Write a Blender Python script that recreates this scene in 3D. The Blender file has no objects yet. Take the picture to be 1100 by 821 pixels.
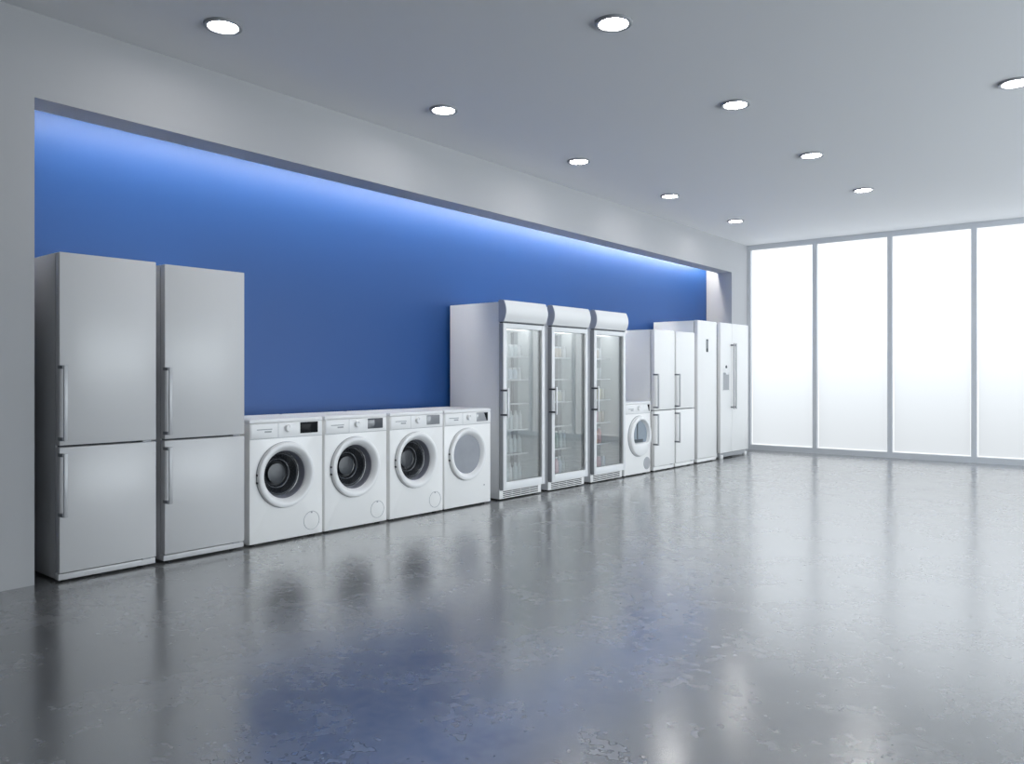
import bpy, bmesh, math, random
from mathutils import Vector, Matrix
random.seed(7)
PI = math.pi
scene = bpy.context.scene
COL = scene.collection

# ------------------------------------------------------------------ materials
def new_mat(name):
    m = bpy.data.materials.new(name); m.use_nodes = True
    nt = m.node_tree
    return m, nt, nt.nodes['Principled BSDF']

def plain(name, col, rough=0.5, metal=0.0, spec=0.5, coat=0.0, ior=1.5, mottled=0.0):
    m, nt, b = new_mat(name)
    b.inputs['Base Color'].default_value = (*col, 1)
    b.inputs['Roughness'].default_value = rough
    b.inputs['Metallic'].default_value = metal
    b.inputs['Specular IOR Level'].default_value = spec
    b.inputs['IOR'].default_value = ior
    b.inputs['Coat Weight'].default_value = coat
    b.inputs['Coat Roughness'].default_value = 0.08
    # every surface is procedural: a fine noise varies colour and roughness slightly
    tc = nt.nodes.new('ShaderNodeTexCoord')
    nz = nt.nodes.new('ShaderNodeTexNoise'); nz.inputs['Scale'].default_value = 9.0; nz.inputs['Detail'].default_value = 4
    nt.links.new(tc.outputs['Object'], nz.inputs['Vector'])
    mr = nt.nodes.new('ShaderNodeMapRange')
    mr.inputs['To Min'].default_value = max(0.0, rough-0.008); mr.inputs['To Max'].default_value = min(1, rough+0.008)
    nt.links.new(nz.outputs['Fac'], mr.inputs['Value']); nt.links.new(mr.outputs['Result'], b.inputs['Roughness'])
    if mottled:
        mx = nt.nodes.new('ShaderNodeMix'); mx.data_type = 'RGBA'
        mx.inputs[6].default_value = (*[c*(1-mottled) for c in col], 1)
        mx.inputs[7].default_value = (*[min(1, c*(1+mottled)) for c in col], 1)
        nt.links.new(nz.outputs['Fac'], mx.inputs[0]); nt.links.new(mx.outputs[2], b.inputs['Base Color'])
    return m

def emissive(name, col, strength):
    m = bpy.data.materials.new(name); m.use_nodes = True
    nt = m.node_tree; nt.nodes.clear()
    e = nt.nodes.new('ShaderNodeEmission'); o = nt.nodes.new('ShaderNodeOutputMaterial')
    e.inputs['Color'].default_value = (*col, 1); e.inputs['Strength'].default_value = strength
    nt.links.new(e.outputs[0], o.inputs[0])
    return m

def thin_glass(name, tint=(0.95, 0.97, 0.97), ior=1.5, gain=1.6):
    m = bpy.data.materials.new(name); m.use_nodes = True
    nt = m.node_tree; nt.nodes.clear()
    o = nt.nodes.new('ShaderNodeOutputMaterial')
    t = nt.nodes.new('ShaderNodeBsdfTransparent'); t.inputs[0].default_value = (*tint, 1)
    g = nt.nodes.new('ShaderNodeBsdfGlossy'); g.inputs['Roughness'].default_value = 0.01
    # Schlick reflectance from the angle, the same on both faces of the thin pane
    geo = nt.nodes.new('ShaderNodeNewGeometry')
    dot = nt.nodes.new('ShaderNodeVectorMath'); dot.operation = 'DOT_PRODUCT'
    nt.links.new(geo.outputs['Incoming'], dot.inputs[0]); nt.links.new(geo.outputs['Normal'], dot.inputs[1])
    def mth(op, a, b=None):
        n = nt.nodes.new('ShaderNodeMath'); n.operation = op
        for i, v in enumerate((a, b)):
            if v is None: continue
            if isinstance(v, (int, float)): n.inputs[i].default_value = v
            else: nt.links.new(v, n.inputs[i])
        return n.outputs[0]
    f0 = ((ior-1)/(ior+1))**2*gain
    p5 = mth('POWER', mth('SUBTRACT', 1.0, mth('ABSOLUTE', dot.outputs['Value'])), 5.0)
    fac = mth('ADD', mth('MULTIPLY', p5, 1-f0), f0)
    mx = nt.nodes.new('ShaderNodeMixShader')
    nt.links.new(fac, mx.inputs[0])
    nt.links.new(t.outputs[0], mx.inputs[1]); nt.links.new(g.outputs[0], mx.inputs[2]); nt.links.new(mx.outputs[0], o.inputs[0])
    return m

def floor_mat():
    m, nt, b = new_mat('polished_concrete')
    N, L = nt.nodes, nt.links
    tc = N.new('ShaderNodeTexCoord')
    def noise(scale, detail=6, rough=0.6, dist=0.0):
        n = N.new('ShaderNodeTexNoise'); n.inputs['Scale'].default_value = scale
        n.inputs['Detail'].default_value = detail; n.inputs['Roughness'].default_value = rough
        n.inputs['Distortion'].default_value = dist
        L.new(tc.outputs['Object'], n.inputs['Vector']); return n
    big = noise(0.8, 3, 0.5, 0.3); mid = noise(3.2, 5, 0.6, 0.6); fine = noise(22, 2, 0.5, 0.2)
    def madd(a, k, c):
        n = N.new('ShaderNodeMath'); n.operation = 'MULTIPLY_ADD'; n.inputs[1].default_value = k
        L.new(a, n.inputs[0])
        if isinstance(c, (int, float)): n.inputs[2].default_value = c
        else: L.new(c, n.inputs[2])
        return n.outputs[0]
    # cloudy trowelled look: three scales of noise around 0.5
    mixed = madd(big.outputs['Fac'], 0.7, madd(mid.outputs['Fac'], 1.3, madd(fine.outputs['Fac'], 0.7, -0.85)))
    ramp = N.new('ShaderNodeValToRGB')
    ramp.color_ramp.elements[0].position = 0.05; ramp.color_ramp.elements[0].color = (FLOOR_DARK*0.98, FLOOR_DARK, FLOOR_DARK*1.03, 1)
    ramp.color_ramp.elements[1].position = 0.95; ramp.color_ramp.elements[1].color = (FLOOR_LIGHT*0.99, FLOOR_LIGHT, FLOOR_LIGHT*1.02, 1)
    L.new(mixed, ramp.inputs['Fac'])
    # sparse dark pits
    vor = N.new('ShaderNodeTexVoronoi'); vor.inputs['Scale'].default_value = 9.0; L.new(tc.outputs['Object'], vor.inputs['Vector'])
    lt = N.new('ShaderNodeMath'); lt.operation = 'LESS_THAN'; lt.inputs[1].default_value = 0.035; L.new(vor.outputs['Distance'], lt.inputs[0])
    sep = N.new('ShaderNodeSeparateColor'); L.new(vor.outputs['Color'], sep.inputs[0])
    gt = N.new('ShaderNodeMath'); gt.operation = 'GREATER_THAN'; gt.inputs[1].default_value = 0.72; L.new(sep.outputs[0], gt.inputs[0])
    pit = N.new('ShaderNodeMath'); pit.operation = 'MULTIPLY'; L.new(lt.outputs[0], pit.inputs[0]); L.new(gt.outputs[0], pit.inputs[1])
    dk = N.new('ShaderNodeMix'); dk.data_type = 'RGBA'; dk.inputs[7].default_value = (0.03, 0.03, 0.03, 1)
    L.new(pit.outputs[0], dk.inputs[0]); L.new(ramp.outputs['Color'], dk.inputs[6]); L.new(dk.outputs[2], b.inputs['Base Color'])
    mr = N.new('ShaderNodeMapRange'); mr.inputs['From Min'].default_value = 0.1; mr.inputs['From Max'].default_value = 0.9
    mr.inputs['To Min'].default_value = FLOOR_R0; mr.inputs['To Max'].default_value = FLOOR_R1
    L.new(mixed, mr.inputs['Value']); L.new(mr.outputs['Result'], b.inputs['Roughness'])
    b.inputs['IOR'].default_value = FLOOR_IOR
    b.inputs['Coat Weight'].default_value = 1.0; b.inputs['Coat IOR'].default_value = 1.75; 
    cr = N.new('ShaderNodeMapRange'); cr.inputs['From Min'].default_value = 0.1; cr.inputs['From Max'].default_value = 0.9
    cr.inputs['To Min'].default_value = FLOOR_COAT-0.035; cr.inputs['To Max'].default_value = FLOOR_COAT+0.035
    L.new(mixed, cr.inputs['Value']); L.new(cr.outputs['Result'], b.inputs['Coat Roughness'])
    return m

# tunables of the light and the floor
FLOOR_COAT = 0.195
FLOOR_DARK, FLOOR_LIGHT, FLOOR_R0, FLOOR_R1, FLOOR_IOR = 0.11, 0.245, 0.20, 0.32, 2.5
PANE_E, EDGE_E, LAMP_E, COVE_E = 0.52, 0.78, 70.0, 68.0
COOLER_E = 3.0
SKY_E = 11.2
SY0, SYP, SN, SZ0, SZ1 = 3.0, 1.5, 5, 0.05, 2.4   # unseen side windows, added for fill daylight

M = {}
M['floor'] = floor_mat()
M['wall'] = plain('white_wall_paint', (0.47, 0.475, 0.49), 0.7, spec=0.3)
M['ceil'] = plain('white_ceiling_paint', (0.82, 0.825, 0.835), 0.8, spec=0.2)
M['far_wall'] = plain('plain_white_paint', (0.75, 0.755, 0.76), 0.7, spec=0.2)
M['blue'] = plain('blue_wall_paint', (0.012, 0.063, 0.225), 0.42, spec=0.30)
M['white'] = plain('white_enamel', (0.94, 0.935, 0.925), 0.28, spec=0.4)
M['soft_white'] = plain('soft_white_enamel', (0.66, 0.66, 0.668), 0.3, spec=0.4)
M['white_plastic'] = plain('white_plastic', (0.89, 0.89, 0.89), 0.35)
M['seam'] = plain('dark_seam_rubber', (0.06, 0.065, 0.075), 0.7)
M['lightseam'] = plain('pale_grey_joint', (0.45, 0.46, 0.48), 0.6)
M['handle'] = plain('satin_grey_metal', (0.46, 0.465, 0.48), 0.4, metal=0.15)
M['bracket'] = plain('grey_bracket_metal', (0.25, 0.26, 0.28), 0.4, metal=0.3)
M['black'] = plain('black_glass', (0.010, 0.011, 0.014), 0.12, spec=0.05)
M['screen_dark'] = plain('dark_grey_screen', (0.06, 0.065, 0.08), 0.08)  # on the second washer this grey stands in for a reflection
M['screen_grey'] = plain('grey_screen', (0.24, 0.25, 0.27), 0.1)  # on the third washer, a window reflection put into the base colour
M['screen_reflection'] = plain('painted_reflection_screen', (0.34, 0.35, 0.37), 0.1)  # the display's window reflection painted as its base colour
M['foot'] = plain('black_rubber_foot', (0.02, 0.02, 0.02), 0.8)
M['bowl_band'] = plain('grey_glass_band', (0.30, 0.305, 0.35), 0.15)
M['bowl_dark'] = plain('dark_drum', (0.02, 0.022, 0.026), 0.18)
M['bowl_rim'] = plain('steel_drum_rim', (0.35, 0.37, 0.40), 0.2, metal=0.7)
M['bowl_end'] = plain('smoky_grey_glass', (0.045, 0.05, 0.058), 0.25, spec=0.3)
M['reflection_grey'] = plain('painted_reflection_glass', (0.33, 0.345, 0.38), 0.06, mottled=0.12)  # grey base colour stands in for the window reflected in the porthole
M['mark'] = plain('grey_print', (0.38, 0.39, 0.41), 0.6)
M['cab'] = plain('pale_grey_steel', (0.82, 0.83, 0.85), 0.3)
M['cab_door_edge'] = plain('grey_door_edge', (0.40, 0.41, 0.43), 0.4)
M['cap'] = plain('blue_shade_end_cap', (0.42, 0.45, 0.53), 0.45)  # shading and bounce from the blue wall put into the colour
M['gloss'] = plain('glossy_white_canopy', (0.86, 0.86, 0.86), 0.16)
M['alu'] = plain('white_door_profile', (0.85, 0.86, 0.87), 0.3)
M['liner'] = plain('white_liner', (0.80, 0.82, 0.82), 0.45)
M['rail'] = plain('dark_shelf_track', (0.07, 0.085, 0.095), 0.5)
M['rail2'] = plain('grey_shelf_track', (0.33, 0.36, 0.38), 0.5)
M['slot'] = plain('dark_vent', (0.03, 0.03, 0.035), 0.7)
M['glass'] = thin_glass('clear_door_glass', gain=6.0)
M['side_glass'] = thin_glass('added_window_glass', gain=1.0)
M['shelf'] = thin_glass('clear_shelf_glass', (0.9, 0.95, 0.94))
M['frame'] = plain('grey_aluminium_frame', (0.62, 0.64, 0.67), 0.5)
def frosted(name, col, glow, pass_through):
    # daylit frosted glass: diffuse transmission of the sky behind it plus its own even glow
    m = emissive(name, col, glow); nt = m.node_tree
    e = [n for n in nt.nodes if n.type == 'EMISSION'][0]; o = [n for n in nt.nodes if n.type == 'OUTPUT_MATERIAL'][0]
    t = nt.nodes.new('ShaderNodeBsdfTranslucent'); t.inputs['Color'].default_value = (*[pass_through*c for c in col], 1)
    a = nt.nodes.new('ShaderNodeAddShader')
    nt.links.new(e.outputs[0], a.inputs[0]); nt.links.new(t.outputs[0], a.inputs[1]); nt.links.new(a.outputs[0], o.inputs[0])
    return m
M['pane'] = frosted('frosted_daylit_glass', (0.94, 0.978, 1.0), PANE_E, 0.112)
M['pane_edge'] = frosted('bright_clear_glass_edge', (0.97, 0.99, 1.0), EDGE_E, 0.112)
M['blocker'] = plain('grey_sky_blocker', (0.22, 0.22, 0.22), 0.8)
M['lens'] = emissive('lit_downlight_lens', (1.0, 0.98, 0.96), LAMP_E)
M['led'] = emissive('lit_cove_strip', (1.0, 0.95, 0.86), COVE_E)
M['tube'] = emissive('lit_cooler_lamp', (0.98, 1.0, 1.0), COOLER_E)
M['trimring'] = plain('grey_lamp_trim', (0.36, 0.37, 0.39), 0.4)
M['vent_disc'] = plain('perforated_grey_disc', (0.48, 0.49, 0.52), 0.5)
M['dryer_glass'] = plain('blue_grey_dryer_glass', (0.28, 0.33, 0.38), 0.06, mottled=0.1)

# ------------------------------------------------------------------ mesh helpers
def box(bm, x0, x1, y0, y1, z0, z1, bev=0.0, seg=2):
    r = bmesh.ops.create_cube(bm, size=1.0)
    vs = r['verts']
    for v in vs:
        v.co = Vector((x0 + (v.co.x+0.5)*(x1-x0), y0 + (v.co.y+0.5)*(y1-y0), z0 + (v.co.z+0.5)*(z1-z0)))
    if bev > 0:
        es = list({e for v in vs for e in v.link_edges})
        bmesh.ops.bevel(bm, geom=es, offset=bev, segments=seg, affect='EDGES', profile=0.5)

def loft(bm, loops, cap_start=False, cap_end=False, mats=None):
    """loops: list of equal-length closed loops of points."""
    rows = [[bm.verts.new(p) for p in lp] for lp in loops]
    n = len(rows[0])
    for i in range(len(rows)-1):
        a, b = rows[i], rows[i+1]
        for j in range(n):
            f = bm.faces.new((a[j], a[(j+1) % n], b[(j+1) % n], b[j]))
            if mats: f.material_index = mats[i]
    if cap_start: bm.faces.new(rows[0])
    if cap_end:
        f = bm.faces.new(list(reversed(rows[-1])))
        if mats: f.material_index = mats[-1]

def ring_loop(x, r, cy=0.0, cz=0.0, n=64):
    return [(x, cy + r*math.cos(2*PI*k/n), cz + r*math.sin(2*PI*k/n)) for k in range(n)]

def lathe_x(bm, prof, cy, cz, n=64, mats=None, cap_start=False, cap_end=False):
    loft(bm, [ring_loop(x, r, cy, cz, n) for x, r in prof], cap_start, cap_end, mats)

def lathe_z(bm, prof, cx=0, cy=0, z=0, n=24, cap=True, mats=None):
    loops = [[(cx + r*math.cos(2*PI*k/n), cy + r*math.sin(2*PI*k/n), z+h) for k in range(n)] for r, h in prof]
    loft(bm, loops, cap, cap, mats)

def make(name, bm, mats, parent=None, smooth=True, angle=32):
    bmesh.ops.recalc_face_normals(bm, faces=bm.faces[:])
    me = bpy.data.meshes.new(name); bm.to_mesh(me); bm.free()
    for m in (mats if isinstance(mats, (list, tuple)) else [mats]): me.materials.append(m)
    if smooth:
        me.shade_smooth(); me.set_sharp_from_angle(angle=math.radians(angle))
    o = bpy.data.objects.new(name, me); COL.objects.link(o)
    if parent: o.parent = parent
    return o

def boxpart(name, mat, parent, *b, bev=0.0, label=None):
    bm = bmesh.new(); box(bm, *b, bev=bev)
    o = make(name, bm, mat, parent)
    if label: o['label'] = label
    return o

def thing(name, label, cat, loc, rz=0.0, group=None):
    o = bpy.data.objects.new(name, None); COL.objects.link(o)
    o.empty_display_size = 0.1
    o.location = loc; o.rotation_euler = (0, 0, rz)
    o['label'] = label; o['category'] = cat
    if group: o['group'] = group
    return o

def structure(o):
    o['kind'] = 'structure'; return o

# ------------------------------------------------------------------ room measures (metres)
H = 2.994                  # ceiling
XL, XR = -4.532, 4.20      # left wall face, right wall face
YB, YF = -5.0, 11.35       # wall behind the camera, glazed front
N0, N1 = 1.712, 10.75      # niche opening along the left wall
ZO = 2.55                  # underside of the niche header
LIP = -4.745               # back face of the header
def blue_x(y): return -5.065 + (y-N0)*(0.15/(N1-N0))

# floor, ceiling
structure(boxpart('floor', M['floor'], None, -5.4, XR+0.3, YB-0.3, YF+0.3, -0.12, 0.0))
structure(boxpart('ceiling', M['ceil'], None, -5.4, XR+0.3, YB-0.3, YF+0.3, H, H+0.15))
# left wall with the long niche: pier, header, far pier
bm = bmesh.new()
box(bm, -5.3, XL, YB-0.2, N0, 0, H)
box(bm, -5.3, XL, N1, YF, 0, H)
box(bm, LIP, XL, N0, N1, ZO, H)
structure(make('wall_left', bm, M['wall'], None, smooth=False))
bm = bmesh.new()
box(bm, -5.3, LIP, N0, N1, 2.86, H)
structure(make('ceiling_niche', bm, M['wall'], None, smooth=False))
# blue back wall of the niche (very slightly tapered in plan)
bm = bmesh.new()
pl = [(blue_x(N0), N0), (blue_x(N1), N1), (-5.3, N1), (-5.3, N0)]
b0 = [bm.verts.new((x, y, 0)) for x, y in pl]; b1 = [bm.verts.new((x, y, 2.86)) for x, y in pl]
bm.faces.new(b0); bm.faces.new(b1)
for i in range(4): bm.faces.new((b0[i], b0[(i+1) % 4], b1[(i+1) % 4], b1[i]))
structure(make('wall_niche', bm, M['blue'], None, smooth=False))
# right wall, outside the frame: clear windows added to bring in fill daylight
ADDED_WIN = [(SY0 + k*SYP, SY0 + (k+1)*SYP - 0.12) for k in range(SN)]
bm = bmesh.new()
box(bm, XR, XR+0.2, YB-0.2, YF+0.1, 0, SZ0); box(bm, XR, XR+0.2, YB-0.2, YF+0.1, SZ1, H)
ys = [YB-0.2] + [v for p in ADDED_WIN for v in p] + [YF+0.1]
for a, b in zip(ys[0::2], ys[1::2]): box(bm, XR, XR+0.2, a, b, SZ0, SZ1)
structure(make('wall_right', bm, M['far_wall'], None, smooth=False))
for k, (a, b) in enumerate(ADDED_WIN):
    w = structure(bpy.data.objects.new('window_%d' % (k+10), None)); COL.objects.link(w)  # unseen window, added for the light it lets in
    w.location = (XR+0.1, (a+b)/2, 0); q = (b-a)/2
    bm = bmesh.new(); f = 0.05
    box(bm, -0.03, 0.03, -q, -q+f, SZ0, SZ1); box(bm, -0.03, 0.03, q-f, q, SZ0, SZ1)
    box(bm, -0.03, 0.03, -q+f, q-f, SZ0, SZ0+f); box(bm, -0.03, 0.03, -q+f, q-f, SZ1-f, SZ1)
    make('window_frame', bm, M['frame'], w, smooth=False)
    boxpart('glass_pane', M['side_glass'], w, -0.004, 0.004, -q+f, q-f, SZ0+f, SZ1-f)
structure(boxpart('wall_back', M['far_wall'], None, -5.3, XR+0.2, YB-0.2, YB, 0, H))

def sheet(name, mat, parent, rects, y=0.02):
    # one diffusing sheet of glass set in the middle of the frame's rebate
    bm = bmesh.new()
    for x0, x1, z0, z1 in rects:
        bm.faces.new([bm.verts.new(p) for p in ((x0, y, z0), (x1, y, z0), (x1, y, z1), (x0, y, z1))])
    return make(name, bm, mat, parent, smooth=False)
# portals: sampling guides that tell the renderer where the sky's light enters (they emit nothing)
for a, b in ADDED_WIN:
    ld = bpy.data.lights.new('portal', 'AREA'); ld.shape = 'RECTANGLE'; ld.size = SZ1-SZ0-0.1; ld.size_y = b-a-0.1
    ld.cycles.is_portal = True
    lo = bpy.data.objects.new('portal', ld); COL.objects.link(lo); lo['kind'] = 'structure'
    lo.location = (XR+0.06, (a+b)/2, (SZ0+SZ1)/2); lo.rotation_euler = (0, PI/2, 0)
# glazed front wall: nine frosted windows side by side
NW = 9
WX0 = XL
WP = (XR - WX0)/NW
for k in range(NW):
    x0, x1 = WX0 + k*WP, WX0 + (k+1)*WP
    w = structure(bpy.data.objects.new('window_%d' % (k+1), None)); COL.objects.link(w)
    w.location = ((x0+x1)/2, YF, 0)
    hw = WP/2; fr = 0.030; t0, t1 = 0.075, H-0.07
    ix0, ix1 = -hw+(fr if k else 0.050), hw-fr
    bm = bmesh.new()
    box(bm, -hw, ix0, -0.03, 0.06, 0, H); box(bm, ix1, hw, -0.03, 0.06, 0, H)
    box(bm, ix0, ix1, -0.03, 0.06, 0, t0); box(bm, ix0, ix1, -0.03, 0.06, t1, H)
    make('window_frame', bm, M['frame'], w, smooth=False)
    e = 0.016
    sheet('glass_edge', M['pane_edge'], w, [(ix0, ix0+e, t0, t1), (ix1-e, ix1, t0, t1), (ix0+e, ix1-e, t0, t0+e), (ix0+e, ix1-e, t1-e, t1)])
    sheet('frosted_pane', M['pane'], w, [(ix0+e, ix1-e, t0+e, t1-e)])

# unseen strip and low wall, added to darken the frosted panes towards their foot
structure(boxpart('floor_sky_blocker', M['blocker'], None, -8.0, 8.0, YF+0.31, YF+3.0, -0.12, -0.02))
structure(boxpart('wall_sky_blocker', M['blocker'], None, -8.0, 8.0, YF+1.5, YF+1.7, -0.02, 1.25))
# ------------------------------------------------------------------ lights of the room
def downlight(x, y, label):
    t = thing('ceiling_light', label, 'ceiling light', (x, y, H), 0, 'round recessed ceiling lights')
    bm = bmesh.new()
    n = 48
    prof = [(0.077, -0.001), (0.077, -0.004), (0.080, -0.012), (0.086, -0.0145), (0.096, -0.0145), (0.100, -0.012), (0.101, 0.0)]
    loft(bm, [[(r*math.cos(2*PI*k/n), r*math.sin(2*PI*k/n), z) for k in range(n)] for r, z in prof])
    make('trim_ring', bm, M['trimring'], t)
    bm = bmesh.new()
    lathe_z(bm, [(0.076, -0.0005), (0.076, -0.0035)], n=n)
    make('lens', bm, M['lens'], t)
ORD = ['nearest', 'second nearest', 'third nearest', 'fourth nearest', 'farthest']
for k in range(5):
    downlight(-3.90, 2.41+1.74*k, '%s round recessed light in the ceiling row beside the niche wall' % ORD[k])
for k, w in enumerate(['nearest', 'second nearest', 'third nearest', 'farthest']):
    downlight(-2.22, 3.69+1.64*k, '%s round recessed light in the middle ceiling row' % w)
downlight(-0.63, 6.06, 'round recessed ceiling light cut by the right edge of the photo')

# LED strip hidden on the back of the header, washing the blue wall
cl = thing('cove_light', 'long white lit strip hidden behind the header above the blue niche wall', 'light strip', (LIP, (N0+N1)/2, 2.70))
hl = (N1-N0)/2-0.03
boxpart('profile', M['alu'], cl, -0.045, 0.0, -hl, hl, 0.0, 0.02)
boxpart('diffuser', M['led'], cl, -0.043, -0.004, -hl+0.01, hl-0.01, -0.008, 0.0)

# ------------------------------------------------------------------ appliances: one row, turned a degree and a half
AL = math.atan(0.026)
def place(s): return (-4.47 + s*math.sin(AL), 1.80 + s*math.cos(AL), 0.0)
ROT = -AL

def feet(t, w, d, z, xf=-0.05):
    for x in (xf, -d+0.06):
        for y in (-w/2+0.05, w/2-0.05):
            bm = bmesh.new(); lathe_z(bm, [(0.02, 0), (0.02, z*0.6), (0.016, z+0.002)], x, y, 0, 16)
            make('foot', bm, M['foot'], t)

def d_handle(parent, y, z0, z1, bar=0.021, out=0.055):
    bm = bmesh.new()
    box(bm, out-0.012, out, y+0.004, y+0.004+bar, z0, z1, bev=0.003)
    h = make('handle', bm, M['handle'], parent)
    h['label'] = 'grey metal bar handle'
    for z in (z0, z1-0.02):
        boxpart('bracket', M['bracket'], h, -0.012, out-0.006, y-0.002, y+0.014, z+0.001, z+0.019, bev=0.002)
    return h

def fridge(s, w, h, d, split, label, hu, hl, group, plinth=0.045, skin='white'):
    W = M[skin]
    t = thing('refrigerator', label, 'refrigerator', place(s), ROT, group)
    y0, y1 = -w/2, w/2; dt = 0.05; fx = 0.008
    boxpart('body', W, t, -d, fx-dt-0.008, y0, y1, 0.012, h, bev=0.006)
    boxpart('gasket', M['seam'], t, fx-dt-0.009, fx-dt, y0+0.012, y1-0.012, plinth+0.01, h-0.012)
    ud = boxpart('door', W, t, fx-dt, fx, y0, y1, split+0.005, h-0.001, bev=0.005)
    ld = boxpart('door', W, t, fx-dt, fx, y0, y1, plinth+0.006, split-0.005, bev=0.005)
    ud['label'] = 'tall upper door'; ld['label'] = 'shorter lower door'
    boxpart('plinth', W, t, fx-dt-0.008, -0.004, y0-0.001, y1+0.001, 0.012, plinth, bev=0.003)
    for z in (split, plinth+0.002):
        boxpart('hinge', M['bracket'], t, -0.03, 0.001, y1-0.075, y1-0.03, z-0.003, z+0.003)
    d_handle(ud, y0, *hu); d_handle(ld, y0, *hl)
    feet(t, w, d, 0.012)
    return t

G = 'white two door refrigerators'
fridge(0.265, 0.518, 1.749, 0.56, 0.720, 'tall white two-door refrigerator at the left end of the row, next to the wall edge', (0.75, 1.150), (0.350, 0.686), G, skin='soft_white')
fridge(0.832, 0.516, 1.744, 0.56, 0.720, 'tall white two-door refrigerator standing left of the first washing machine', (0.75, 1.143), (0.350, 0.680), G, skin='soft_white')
fridge(6.477, 0.470, 1.613, 0.58, 0.693, 'white two-door refrigerator standing right beside the tumble dryer', (0.72, 1.11), (0.30, 0.655), G, 0.052)
fridge(6.982, 0.470, 1.613, 0.58, 0.693, 'white two-door refrigerator touching the taller single-door refrigerator on its right', (0.72, 1.11), (0.30, 0.655), G, 0.052)

# washing machines -------------------------------------------------
def dial(t, cy, cz, ticks=False):
    bm = bmesh.new()
    lathe_x(bm, [(0.0, 0.030), (0.003, 0.030), (0.004, 0.026), (0.022, 0.0235), (0.025, 0.021)], cy, cz, 32, cap_start=True, cap_end=True)
    k = make('knob', bm, M['white_plastic'], t)
    boxpart('pointer', M['mark'], k, 0.0248, 0.026, cy-0.0015, cy+0.0015, cz+0.004, cz+0.018)
    if ticks:
        bm = bmesh.new()
        for j in range(11):
            a = math.radians(-30 + j*24)
            for r in (0.037,):
                c = (cy - r*math.cos(a), cz + r*math.sin(a))
                box(bm, 0.0, 0.0012, c[0]-0.003, c[0]+0.003, c[1]-0.003, c[1]+0.003)
        make('dial_marks', bm, M['mark'], t)

def screen(t, y0, y1, z0, z1, mat, corner=False, slant=0.0):
    bm = bmesh.new()
    box(bm, -0.004, 0.002, y0, y1, z0, z1, bev=0.0015)
    s = make('display', bm, mat, t)
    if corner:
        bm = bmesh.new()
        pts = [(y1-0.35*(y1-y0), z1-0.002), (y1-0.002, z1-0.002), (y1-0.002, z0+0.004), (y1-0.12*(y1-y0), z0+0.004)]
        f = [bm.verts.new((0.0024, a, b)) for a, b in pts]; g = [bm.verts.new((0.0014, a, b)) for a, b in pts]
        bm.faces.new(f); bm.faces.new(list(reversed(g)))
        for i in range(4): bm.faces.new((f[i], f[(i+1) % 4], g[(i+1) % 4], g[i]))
        c = make('reflection_corner', bm, M['black'], s, smooth=False)  # black piece painted as the edge of a reflection in the display
        c['label'] = 'black slanted right corner, painted edge of a reflection'
    return s

def ring_groove(t, name, cy, cz, r, mat):
    bm = bmesh.new()
    lathe_x(bm, [(0.0, r), (0.0012, r), (0.0012, r-0.0035), (0.0, r-0.0035)], cy, cz, 48)
    return make(name, bm, mat, t)

def appliance_case(t, w, h, d, base=0.012, hole=None):
    if hole is None:
        boxpart('body', M['white'], t, -d, 0.0, -w/2, w/2, base, h-0.028, bev=0.008)
    else:                                          # front sheet with a round opening for the porthole
        hy, hz, hr = hole; n = 96; z0, z1 = base, h-0.028; b = 0.008
        def rect(x, i):
            out = []
            for k in range(n):
                a = 2*PI*k/n; c, s = math.cos(a), math.sin(a)
                ty = ((w/2-i) - hy)/c if c > 1e-6 else ((-w/2+i) - hy)/c if c < -1e-6 else 1e9
                tz = ((z1-i) - hz)/s if s > 1e-6 else ((z0+i) - hz)/s if s < -1e-6 else 1e9
                r = min(ty, tz); out.append([x, hy+r*c, hz+r*s])
            for cyc, czc in ((w/2-i, z1-i), (-w/2+i, z1-i), (-w/2+i, z0+i), (w/2-i, z0+i)):   # snap a vertex to each corner
                k = min(range(n), key=lambda j: (out[j][1]-cyc)**2+(out[j][2]-czc)**2); out[k] = [x, cyc, czc]
            return out
        bm = bmesh.new()
        loft(bm, [ring_loop(-0.14, hr*0.9, hy, hz, n), ring_loop(-0.03, hr, hy, hz, n), ring_loop(0.0, hr, hy, hz, n), rect(0.0, b), rect(-0.0025, b*0.3), rect(-b, 0.0), rect(-d, 0.0)], True, True)
        make('body', bm, M['white'], t)
    boxpart('top_panel', M['white_plastic'], t, -d, 0.002, -w/2, w/2, h-0.027, h, bev=0.007)
    feet(t, w, d, base)

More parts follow.
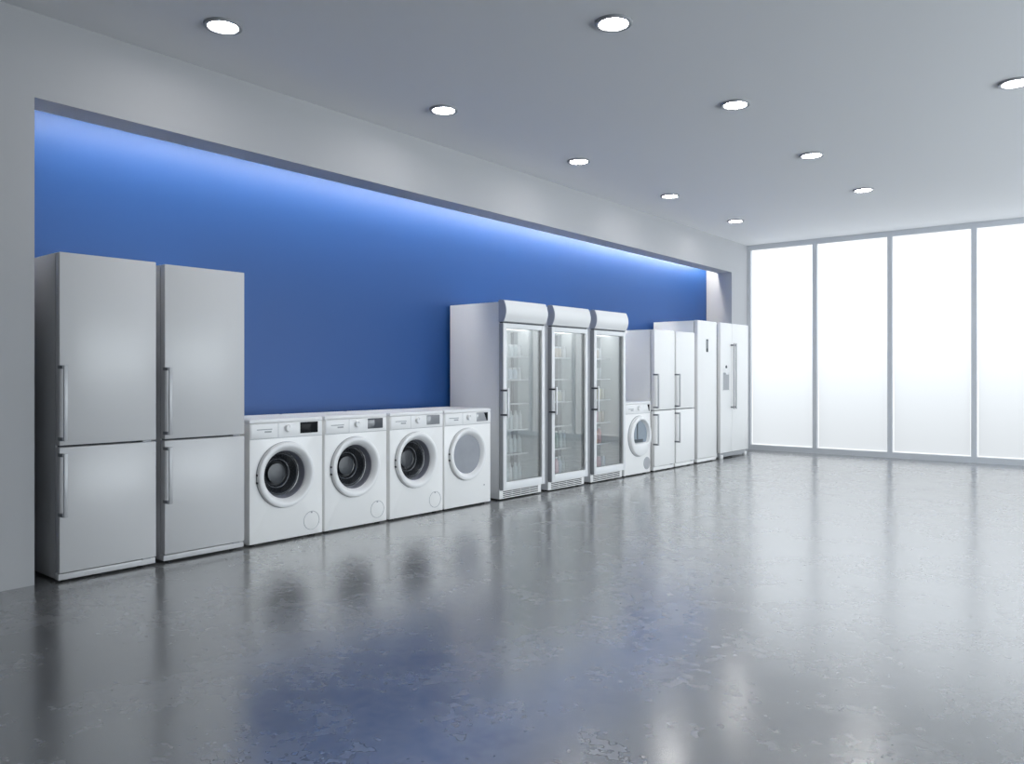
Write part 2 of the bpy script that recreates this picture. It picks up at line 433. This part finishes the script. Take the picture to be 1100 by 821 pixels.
def washer(s, label, scr, grey_pane=False, ticks=False, cover=True, corner=False):
    w, h, d = 0.564, 0.812, 0.52
    t = thing('washing_machine', label, 'washing machine', place(s), ROT, 'white front loading washing machines')
    appliance_case(t, w, h, d, hole=None if grey_pane else (-0.016, 0.440, 0.175))
    # fascia with drawer, dial and display
    zf0, zf1 = 0.686, 0.784
    boxpart('control_panel', M['white_plastic'], t, -0.01, 0.004, -w/2+0.006, w/2-0.006, zf0, zf1, bev=0.003)
    boxpart('panel_joint', M['lightseam'], t, -0.01, 0.0015, -w/2+0.004, w/2-0.004, zf0-0.003, zf0)
    dr = boxpart('detergent_drawer', M['white_plastic'], t, -0.01, 0.0062, -w/2+0.012, -0.074, zf0+0.004, zf1-0.002, bev=0.003)
    bm = bmesh.new(); box(bm, 0.004, 0.0072, -0.232, -0.120, 0.742, 0.748); box(bm, 0.004, 0.0072, -0.176, -0.124, 0.724, 0.735, bev=0.002)
    make('drawer_grip', bm, M['mark'], dr, smooth=False)
    boxpart('drawer_joint', M['lightseam'], t, -0.01, 0.0048, -0.074, -0.071, zf0+0.003, zf1-0.002)
    dial(t, 0.0, 0.746, ticks)
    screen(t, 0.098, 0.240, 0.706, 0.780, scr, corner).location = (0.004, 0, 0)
    # porthole door
    cy, cz = -0.016, 0.440
    bm = bmesh.new()
    lathe_x(bm, [(0.0, 0.214), (0.004, 0.216), (0.018, 0.216), (0.027, 0.212), (0.0315, 0.204), (0.032, 0.192), (0.029, 0.185), (0.018, 0.174), (0.004, 0.162), (-0.004, 0.158), (-0.012, 0.157)], cy, cz, 96)
    dd = make('door', bm, M['white_plastic'], t); dd['label'] = 'round white door ring'
    bm = bmesh.new()
    lathe_x(bm, [(0.0, 0.219), (0.006, 0.2185), (0.006, 0.212)], cy, cz, 96)
    make('door_seal', bm, M['lightseam'], dd)
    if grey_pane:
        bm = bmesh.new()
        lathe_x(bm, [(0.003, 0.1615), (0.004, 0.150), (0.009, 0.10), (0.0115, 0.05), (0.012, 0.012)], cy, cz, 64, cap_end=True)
        g = make('porthole_glass', bm, M['reflection_grey'], dd); g['label'] = 'porthole glass painted with a grey window reflection'
    else:
        bm = bmesh.new()
        prof = [(-0.006, 0.160), (-0.010, 0.155), (-0.054, 0.145), (-0.056, 0.137), (-0.060, 0.134), (-0.062, 0.131), (-0.096, 0.101), (-0.094, 0.096), (-0.098, 0.091), (-0.112, 0.082), (-0.116, 0.071), (-0.100, 0.066), (-0.097, 0.05)]
        mats = [0, 0, 1, 1, 2, 1, 1, 2, 1, 1, 1, 3, 3]
        lathe_x(bm, prof, cy, cz, 80, mats=mats[:len(prof)-1]+[3], cap_end=True)
        g = make('porthole_glass', bm, [M['bowl_band'], M['bowl_dark'], M['bowl_rim'], M['bowl_end']], dd); g['label'] = 'deep dark glass bowl'
        # drum holes seen through the glass, rows of small steel dots
        bm = bmesh.new()
        for row, (x, r) in enumerate([(-0.066, 0.125), (-0.077, 0.1155), (-0.087, 0.1065)]):
            for j in range(30):
                a = 2*PI*(j+0.5*(row % 2))/30
                p = Vector((x, cy+r*math.cos(a), cz+r*math.sin(a)))
                bmesh.ops.create_icosphere(bm, subdivisions=1, radius=0.0028, matrix=Matrix.Translation(p))
        ho = make('drum_hole', bm, M['bowl_end'], dd); ho['kind'] = 'stuff'
    for z in (0.455, 0.405):
        boxpart('hinge', M['seam'], dd, 0.0, 0.016, cy-0.2185, cy-0.210, z-0.006, z+0.006)
    if cover:
        fc = ring_groove(t, 'filter_cover', 0.192, 0.108, 0.064, M['lightseam'])
        boxpart('notch', M['mark'], fc, 0.0, 0.002, 0.186, 0.198, 0.158, 0.167)
    else:
        boxpart('filter_notch', M['mark'], t, 0.0, 0.002, 0.192, 0.204, 0.158, 0.167)
    return t

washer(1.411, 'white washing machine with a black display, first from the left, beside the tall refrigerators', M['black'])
washer(1.993, 'white washing machine with a dark grey reflection painted on its display, second of four from the left', M['screen_dark'], ticks=True)
washer(2.588, 'white washing machine with a grey reflection painted on its display and dark porthole, third from the left', M['screen_grey'])
washer(3.167, 'white washing machine with a pale grey reflection painted on its porthole, rightmost of four, beside the drinks coolers', M['screen_reflection'], grey_pane=True, cover=False, corner=True)

# tumble dryer ------------------------------------------------------
def dryer(s):
    w, h, d = 0.556, 0.802, 0.52
    t = thing('tumble_dryer', 'white tumble dryer with a half-moon glass porthole between the coolers and a refrigerator', 'dryer', place(s), ROT)
    appliance_case(t, w, h, d)
    zf0, zf1 = 0.675, 0.774
    boxpart('control_panel', M['white_plastic'], t, -0.01, 0.004, -w/2+0.006, w/2-0.006, zf0, zf1, bev=0.003)
    boxpart('panel_joint', M['lightseam'], t, -0.01, 0.0015, -w/2+0.004, w/2-0.004, zf0-0.003, zf0)
    dr = boxpart('water_tank', M['white_plastic'], t, -0.01, 0.0062, -w/2+0.012, -0.05, zf0+0.004, zf1-0.002, bev=0.003)
    bm = bmesh.new(); box(bm, 0.004, 0.0072, -0.205, -0.095, 0.722, 0.729); box(bm, 0.004, 0.0072, -0.155, -0.10, 0.706, 0.716)
    make('tank_grip', bm, M['mark'], dr, smooth=False)
    dial(t, 0.01, 0.732)
    screen(t, 0.11, 0.245, 0.690, 0.770, M['white_plastic'], True).location = (0.004, 0, 0)
    cy, cz = 0.022, 0.425
    n = 96
    def dloop(x, r, flat, up):
        out = []
        for k in range(n):
            a = 2*PI*k/n
            rr = r
            if math.sin(a) < 0: rr = min(r, flat/max(1e-4, -math.sin(a)))
            out.append((x, cy + rr*math.cos(a), cz + up + rr*math.sin(a)))
        return out
    bm = bmesh.new()
    loft(bm, [ring_loop(0.0, 0.219, cy, cz, n), ring_loop(0.02, 0.221, cy, cz, n), ring_loop(0.036, 0.214, cy, cz, n), ring_loop(0.043, 0.2, cy, cz, n),
              dloop(0.046, 0.178, 0.100, 0.012), dloop(0.042, 0.170, 0.093, 0.012), dloop(0.012, 0.160, 0.084, 0.012), dloop(0.008, 0.158, 0.082, 0.012)])
    dd = make('door', bm, M['white_plastic'], t); dd['label'] = 'round white door'
    bm = bmesh.new()
    lathe_x(bm, [(0.0, 0.226), (0.007, 0.225), (0.007, 0.217)], cy, cz, n)
    make('door_seal', bm, M['lightseam'], dd)
    bm = bmesh.new()
    loft(bm, [dloop(0.004, 0.162, 0.086, 0.012), dloop(0.010, 0.157, 0.081, 0.012)], True, True)
    g = make('porthole_glass', bm, M['dryer_glass'], dd); g['label'] = 'blue-grey glass pane'
    boxpart('floor_reflection', M['rail'], g, 0.009, 0.020, cy-0.125, cy+0.06, cz-0.066, cz-0.032, bev=0.003)  # dark strip standing in for the floor's reflection in the glass
    boxpart('mullion_reflection', M['rail'], g, 0.009, 0.014, cy-0.052, cy-0.038, cz-0.032, cz+0.15)  # dark line standing in for a window mullion's reflection
    # round perforated air vent
    bm = bmesh.new()
    lathe_x(bm, [(0.0, 0.070), (0.003, 0.069), (0.003, 0.01)], 0.195, 0.115, 40, cap_end=True)
    v = make('vent_cover', bm, M['vent_disc'], t)
    bm = bmesh.new()
    for j in range(-5, 6):
        hw = math.sqrt(max(0, 0.062**2 - (j*0.011)**2))
        if hw > 0.01: box(bm, 0.0028, 0.0036, 0.195-hw, 0.195+hw, 0.115+j*0.011-0.002, 0.115+j*0.011+0.002)
    make('vent_slot', bm, M['mark'], v, smooth=False)
dryer(5.887)

# tall single-door refrigerator ------------------------------------
t = thing('refrigerator', 'tall white single-door refrigerator with a small upright display near its top', 'refrigerator', place(7.578), ROT)
w, h, d = 0.525, 1.775, 0.62
boxpart('body', M['white'], t, -d, -0.058, -w/2, w/2, 0.012, h-0.004, bev=0.006)
boxpart('gasket', M['seam'], t, -0.059, -0.05, -w/2+0.012, w/2-0.012, 0.07, h-0.016)
dd = boxpart('door', M['white'], t, -0.05, 0.0, -w/2, w/2, 0.058, h, bev=0.005)
s = boxpart('display', M['screen_dark'], dd, -0.002, 0.003, -0.032, 0.022, 1.385, 1.545, bev=0.002)
s['label'] = 'small dark upright display'
boxpart('digit_window', M['screen_grey'], s, 0.002, 0.0036, -0.022, 0.012, 1.43, 1.53)
boxpart('plinth', M['white'], t, -0.058, -0.006, -w/2, w/2, 0.012, 0.052, bev=0.003)
feet(t, w, d, 0.012)

# side-by-side refrigerator -----------------------------------------
t = thing('refrigerator', 'wide white side-by-side refrigerator with an ice dispenser at the right end of the row', 'refrigerator', place(8.393), ROT)
w, h, d = 0.872, 1.778, 0.60
yl = -w/2+0.345
boxpart('body', M['white'], t, -d, -0.058, -w/2, w/2, 0.02, h-0.006, bev=0.006)
boxpart('gasket', M['seam'], t, -0.059, -0.05, -w/2+0.012, w/2-0.012, 0.08, h-0.02)
ld = boxpart('door', M['white'], t, -0.05, 0.0, -w/2, yl-0.003, 0.078, h, bev=0.006); ld['label'] = 'narrow left door with dispenser'
rd = boxpart('door', M['white'], t, -0.05, 0.0, yl+0.003, w/2, 0.078, h, bev=0.006); rd['label'] = 'wide right door'
boxpart('plinth', M['cab_door_edge'], t, -0.058, -0.02, -w/2+0.02, w/2-0.03, 0.02, 0.072, bev=0.003)
for y in (-w/2+0.06, w/2-0.07):
    boxpart('levelling_foot', M['white_plastic'], t, -0.05, -0.004, y-0.03, y+0.03, 0.0, 0.05, bev=0.004)
for y in (-w/2+0.06, w/2-0.06):
    bm = bmesh.new(); lathe_z(bm, [(0.02, 0), (0.02, 0.021)], -d+0.06, y, 0, 16); make('foot', bm, M['foot'], t)
# dispenser
bm = bmesh.new()
ya, yb, za, zb = -w/2+0.055, -w/2+0.262, 0.885, 1.185
box(bm, -0.001, 0.005, ya, ya+0.014, za, zb, 0.002); box(bm, -0.001, 0.005, yb-0.014, yb, za, zb, 0.002)
box(bm, -0.001, 0.005, ya+0.014, yb-0.014, za, za+0.014, 0.002); box(bm, -0.001, 0.005, ya+0.014, yb-0.014, 1.125, zb, 0.002)
dp = make('dispenser', bm, M['white_plastic'], ld)
boxpart('dispenser_recess', M['lightseam'], dp, 0.0004, 0.002, ya+0.014, yb-0.014, za+0.014, 1.125)
bm = bmesh.new()
lathe_x(bm, [(0.0, 0.022), (0.004, 0.021), (0.004, 0.008)], (ya+yb)/2+0.01, 1.20, 20, cap_end=True)
make('control_button', bm, M['screen_dark'], ld)
boxpart('nozzle', M['white_plastic'], dp, 0.002, 0.02, (ya+yb)/2-0.035, (ya+yb)/2+0.045, 1.10, 1.128, bev=0.003)
for dpar, y in ((ld, yl-0.040), (rd, yl+0.024)):
    bm = bmesh.new(); box(bm, 0.04, 0.055, y-0.004, y+0.012, 0.645, 1.515, bev=0.004)
    hd = make('handle', bm, M['handle'], dpar); hd['label'] = 'long upright grey bar handle'
    for z in (0.66, 1.48): boxpart('bracket', M['bracket'], hd, -0.002, 0.042, y-0.002, y+0.010, z, z+0.02, bev=0.002)

# glass-door drinks coolers -----------------------------------------
SH = [0.375, 0.597, 0.837, 1.056, 1.268]
def cooler(s, label):
    w, h, d = 0.592, 1.752, 0.60
    t = thing('display_cooler', label, 'drinks cooler', place(s), ROT, 'white glass door drinks coolers')
    y0, y1 = -w/2, w/2; th = 0.028
    xb = -0.335                                   # inner back
    fx = -0.004
    bm = bmesh.new()                              # outer casing, open at the front
    box(bm, -d, fx, y0, y0+th, 0.012, 1.735, bev=0.004); box(bm, -d, fx, y1-th, y1, 0.012, 1.735, bev=0.004)
    box(bm, -d, fx, y0+th, y1-th, 1.545, 1.734); box(bm, -d, fx-0.004, y0+th, y1-th, 0.012, 0.095)
    box(bm, -d, xb-0.02, y0+th, y1-th, 0.095, 1.545)
    make('cabinet', bm, M['cab'], t)
    bm = bmesh.new()                              # inner lining
    box(bm, xb-0.02, xb, y0+th, y1-th, 0.095, 1.545)
    box(bm, xb, -0.012, y1-th-0.006, y1-th, 0.102, 1.538); box(bm, xb, -0.012, y0+th, y0+th+0.006, 0.102, 1.538)
    box(bm, xb, -0.012, y0+th, y1-th, 1.538, 1.545); box(bm, xb, -0.012, y0+th, y1-th, 0.095, 0.115)
    make('inner_lining', bm, M['liner'], t, smooth=False)
    for sgn in (-1, 1):                           # shelf tracks in the rear corners
        yi = sgn*(w/2-th-0.006)
        a, b = sorted((yi, yi-sgn*0.008)); 
        tr = boxpart('shelf_track', M['rail'], t, xb+0.002, xb+0.040, a, b, 0.12, 1.50)
        a, b = sorted((yi, yi-sgn*0.005))
        boxpart('track_cover', M['rail2'], tr, xb+0.040, xb+0.085, a, b, 0.12, 1.50)
    lp = boxpart('interior_lamp', M['tube'], t, -0.20, -0.10, y0+th+0.03, y1-th-0.03, 1.512, 1.532, bev=0.004)
    lp['label'] = 'white lit lamp inside the top'
    bm = bmesh.new(); box(bm, -0.045, -0.025, y0+th+0.007, y0+th+0.022, 0.14, 1.50, bev=0.003)
    lv = make('fill_lamp', bm, M['tube'], t); lv['label'] = 'unseen fill lamp strip added beside the door'  # unseen lamp added to brighten the lower interior
    for z in SH:
        sh = boxpart('shelf', M['shelf'], t, xb+0.004, -0.128, y0+th+0.008, y1-th-0.008, z-0.006, z)
        boxpart('price_rail', M['alu'], sh, -0.1275, -0.122, y0+th+0.008, y1-th-0.008, z-0.012, z+0.002)
    # canopy with a bulged front
    bm = bmesh.new()
    pr = [(-0.006, 1.750), (0.036, 1.752)]
    for k in range(0, 11):
        u = k/10; pr.append((0.040 + 0.040*math.sin(PI*(0.08+0.84*u))**0.9, 1.748 - 0.182*u))
    pr += [(0.036, 1.560), (-0.006, 1.560)]
    a = [bm.verts.new((x, y0, z)) for x, z in pr]; b = [bm.verts.new((x, y1, z)) for x, z in pr]
    bm.faces.new(a); bm.faces.new(list(reversed(b)))
    for i in range(len(pr)): bm.faces.new((a[i], a[(i+1) % len(pr)], b[(i+1) % len(pr)], b[i]))
    cn = make('canopy', bm, M['gloss'], t, angle=25)
    for sgn in (-1, 1):
        bm = bmesh.new(); ya, yb = sgn*(w/2-0.001), sgn*(w/2+0.003)
        a = [bm.verts.new((x-0.0015, ya, z)) for x, z in pr]; b = [bm.verts.new((x-0.0015, yb, z)) for x, z in pr]
        bm.faces.new(a); bm.faces.new(list(reversed(b)))
        for i in range(len(pr)): bm.faces.new((a[i], a[(i+1) % len(pr)], b[(i+1) % len(pr)], b[i]))
        make('canopy_cap', bm, M['cap'], t, angle=25)  # end faces coloured like the blue shading on them
    boxpart('canopy_joint', M['seam'], t, -0.004, 0.036, y0+0.006, y1-0.006, 1.551, 1.561)
    # door: profile frame, glass, gasket, handle
    dx0, dx1, z0, z1 = 0.004, 0.046, 0.092, 1.549
    st = 0.044; rb = 0.068; rt = 0.044
    bm = bmesh.new()
    box(bm, dx0, dx1, y0, y0+st, z0, z1, bev=0.003); box(bm, dx0, dx1, y1-st, y1, z0, z1, bev=0.003)
    box(bm, dx0, dx1, y0+st, y1-st, z0, z0+rb, bev=0.003); box(bm, dx0, dx1, y0+st, y1-st, z1-rt, z1, bev=0.003)
    dr = make('door', bm, M['alu'], t); dr['label'] = 'white framed glass door'
    for a, b in ((y0-0.002, y0+0.001), (y1-0.001, y1+0.002)):
        boxpart('door_edge', M['cab_door_edge'], dr, dx0, dx1-0.004, a, b, z0+0.002, z1-0.002)
    boxpart('door_seal', M['seam'], t, fx-0.002, dx0+0.001, y0+0.004, y0+0.03, z0+0.01, z1-0.004)
    boxpart('door_seal', M['seam'], t, fx-0.002, dx0+0.001, y1-0.03, y1-0.004, z0+0.01, z1-0.004)
    boxpart('glass_pane', M['glass'], dr, 0.022, 0.028, y0+st-0.004, y1-st+0.004, z0+rb-0.004, z1-rt+0.004)
    bm = bmesh.new(); g0, g1 = -0.004, 0.022
    e = 0.010
    box(bm, g0, g1, y0+st-e, y0+st+0.001, z0+rb, z1-rt); box(bm, g0, g1, y1-st-0.001, y1-st+e, z0+rb, z1-rt)
    box(bm, g0, g1, y0+st, y1-st, z1-rt-0.001, z1-rt+e); box(bm, g0, g1, y0+st, y1-st, z0+rb-e, z0+rb+0.001)
    make('gasket', bm, M['seam'], dr, smooth=False)
    bm = bmesh.new(); box(bm, 0.078, 0.092, y0+0.010, y0+0.028, 0.725, 0.985, bev=0.004)
    hd = make('handle', bm, M['alu'], dr); hd['label'] = 'white upright bar handle'
    for z in (0.742, 0.955): boxpart('bracket', M['seam'], hd, 0.012, 0.082, y0-0.003, y0+0.022, z, z+0.016, bev=0.002)
    # grille at the foot
    bm = bmesh.new(); box(bm, -0.008, 0.0, y0, y1, 0.012, 0.087, bev=0.003)
    gr = make('grille', bm, M['white'], t)
    bm = bmesh.new()
    for k in range(4):
        z = 0.022 + k*0.0155
        for q in range(4):
            ya = y0+0.045+q*(w-0.09)/4
            box(bm, -0.002, 0.0012, ya+0.003, ya+(w-0.09)/4-0.003, z, z+0.008)
    make('slot', bm, M['slot'], gr, smooth=False)
    feet(t, w, d, 0.012)
    return t
CS = [3.862, 4.562, 5.268]
cooler(CS[0], 'glass-door drinks cooler standing right of the washing machines, leftmost of three')
cooler(CS[1], 'glass-door drinks cooler in the middle of the three')
cooler(CS[2], 'glass-door drinks cooler standing left of the tumble dryer, rightmost of three')

# drinks on the cooler shelves ---------------------------------------
def drink_mat(name, col, rough=0.2):
    return plain(name, col, rough, spec=0.5, mottled=0.15)
DM = {'clear': drink_mat('clear_water_bottle', (0.60, 0.66, 0.68)), 'white': drink_mat('white_carton_print', (0.80, 0.81, 0.82)),
      'bluish': drink_mat('pale_blue_drink', (0.56, 0.63, 0.72)), 'beige': drink_mat('beige_drink', (0.62, 0.54, 0.45)),
      'cream': drink_mat('cream_drink', (0.74, 0.71, 0.58)), 'green': drink_mat('green_drink', (0.20, 0.33, 0.28)),
      'pink': drink_mat('pink_drink', (0.62, 0.36, 0.42)), 'orange': drink_mat('orange_drink', (0.70, 0.30, 0.14)),
      'red': drink_mat('red_drink', (0.58, 0.18, 0.18)), 'yellow': drink_mat('yellow_drink', (0.68, 0.60, 0.36)), 'cap': drink_mat('pale_cap', (0.70, 0.72, 0.74))}
def bottle_mesh(kind, col):
    key = kind+'_'+col
    if key in bottle_mesh.cache: return bottle_mesh.cache[key]
    bm = bmesh.new()
    if kind == 'bottle':
        prof = [(0.020, 0), (0.0245, 0.004), (0.0245, 0.105), (0.023, 0.118), (0.012, 0.140), (0.0105, 0.150), (0.0125, 0.151), (0.0125, 0.166), (0.011, 0.168)]
        mats = [0]*6+[1]*3
    elif kind == 'can':
        prof = [(0.021, 0), (0.0255, 0.006), (0.0255, 0.104), (0.0225, 0.112), (0.0225, 0.115), (0.020, 0.1125)]
        mats = [0, 0, 0, 1, 1, 1]
    else:
        prof = [(0.021, 0), (0.025, 0.004), (0.025, 0.082), (0.019, 0.092), (0.0205, 0.093), (0.0205, 0.108), (0.019, 0.110)]
        mats = [0]*4+[1]*3
    lathe_z(bm, prof, n=20, mats=mats)
    bmesh.ops.recalc_face_normals(bm, faces=bm.faces[:])
    me = bpy.data.meshes.new(key); bm.to_mesh(me); bm.free()
    me.materials.append(DM[col]); me.materials.append(DM['cap'])
    me.shade_smooth(); me.set_sharp_from_angle(angle=math.radians(40))
    bottle_mesh.cache[key] = me
    return me
bottle_mesh.cache = {}
NAMES = {'bottle': 'bottle', 'can': 'can', 'jar': 'jar'}
WORD = {'clear': 'clear', 'white': 'white', 'bluish': 'pale blue', 'beige': 'beige', 'cream': 'cream', 'green': 'green', 'pink': 'pink', 'orange': 'orange', 'red': 'red', 'yellow': 'yellowish'}
LEVEL = ['bottom floor', 'lowest shelf', 'second shelf up', 'third shelf up', 'fourth shelf up', 'top shelf']
ZL = [0.1155] + [z for z in SH]
WHERE = ['left', 'middle', 'right']
# per cooler: level -> (kind, colours from left to right)
STOCK = [
    {5: ('jar', ['white', 'clear', 'clear', 'white']), 4: ('jar', ['white', 'bluish', 'bluish', 'white']), 2: ('bottle', ['clear', 'clear', 'white', 'white']),
     1: ('bottle', ['clear', 'clear', 'clear', 'clear']), 0: ('bottle', ['clear', 'white', 'clear', 'clear'])},
    {5: ('jar', ['pink', 'beige', 'beige', 'white']), 3: ('jar', ['clear', 'cream', 'cream', 'white']), 
     1: ('bottle', ['green', 'green', 'clear', 'clear']), 0: ('bottle', ['pink', 'pink', 'bluish', 'clear'])},
    {5: ('jar', ['beige', 'beige', 'white']), 4: ('can', ['white', 'clear']), 3: ('can', ['cream', 'yellow', 'yellow', 'cream']), 2: ('can', ['beige', 'pink', 'beige', 'beige']),
     1: ('bottle', ['orange', 'orange', 'red']), 0: ('can', ['red', 'red', 'pink', 'bluish'])},
]
POSN = {2: ['left', 'right'], 3: ['leftmost', 'middle', 'rightmost'], 4: ['leftmost', 'second from left', 'third from left', 'rightmost']}
for ci, stock in enumerate(STOCK):
    base = Vector(place(CS[ci])); R = Matrix.Rotation(ROT, 3, 'Z')
    for lv, (kind, cols) in stock.items():
        n = len(cols)
        for q, c in enumerate(cols):
            ly = 0.225 - (n-1-q)*0.064 - (0.0 if n == 4 else 0.05)
            lx = -0.205 + random.uniform(-0.01, 0.01)
            p = base + R @ Vector((lx, ly, ZL[lv]+0.0003))
            o = bpy.data.objects.new(NAMES[kind], bottle_mesh(kind, c)); COL.objects.link(o)
            o.location = p; o.rotation_euler = (0, 0, random.uniform(0, 6))
            o['label'] = '%s %s %s on the %s of the %s drinks cooler' % (POSN[n][q], WORD[c], kind, LEVEL[lv], WHERE[ci])
            o['category'] = kind
            o['group'] = 'drinks in the %s cooler' % WHERE[ci]

# ------------------------------------------------------------------ camera, world, view
cam_d = bpy.data.cameras.new('camera'); cam = bpy.data.objects.new('camera', cam_d); COL.objects.link(cam)
cam_d.sensor_width = 36.0; cam_d.lens = 853.83/1100*36.0
cam_d.shift_y = -(410.5-402.59)/1100
cam.location = (0, 0, 1.10); cam.rotation_euler = (PI/2, 0, math.radians(38.31))
cam_d.clip_start = 0.05
scene.camera = cam
wd = bpy.data.worlds.new('world'); scene.world = wd; wd.use_nodes = True
wd.node_tree.nodes['Background'].inputs[0].default_value = (0.90, 0.945, 1.0, 1)
wd.node_tree.nodes['Background'].inputs[1].default_value = SKY_E
vs = scene.view_settings
vs.view_transform = 'Standard'; vs.look = 'None'; vs.exposure = 0.0; vs.gamma = 1.0; vs.use_curve_mapping = False
cy = scene.cycles
cy.use_denoising = True
cy.max_bounces = 10; cy.diffuse_bounces = 6; cy.glossy_bounces = 4; cy.transparent_max_bounces = 12
cy.caustics_reflective = False; cy.caustics_refractive = False
cy.sample_clamp_indirect = 6.0
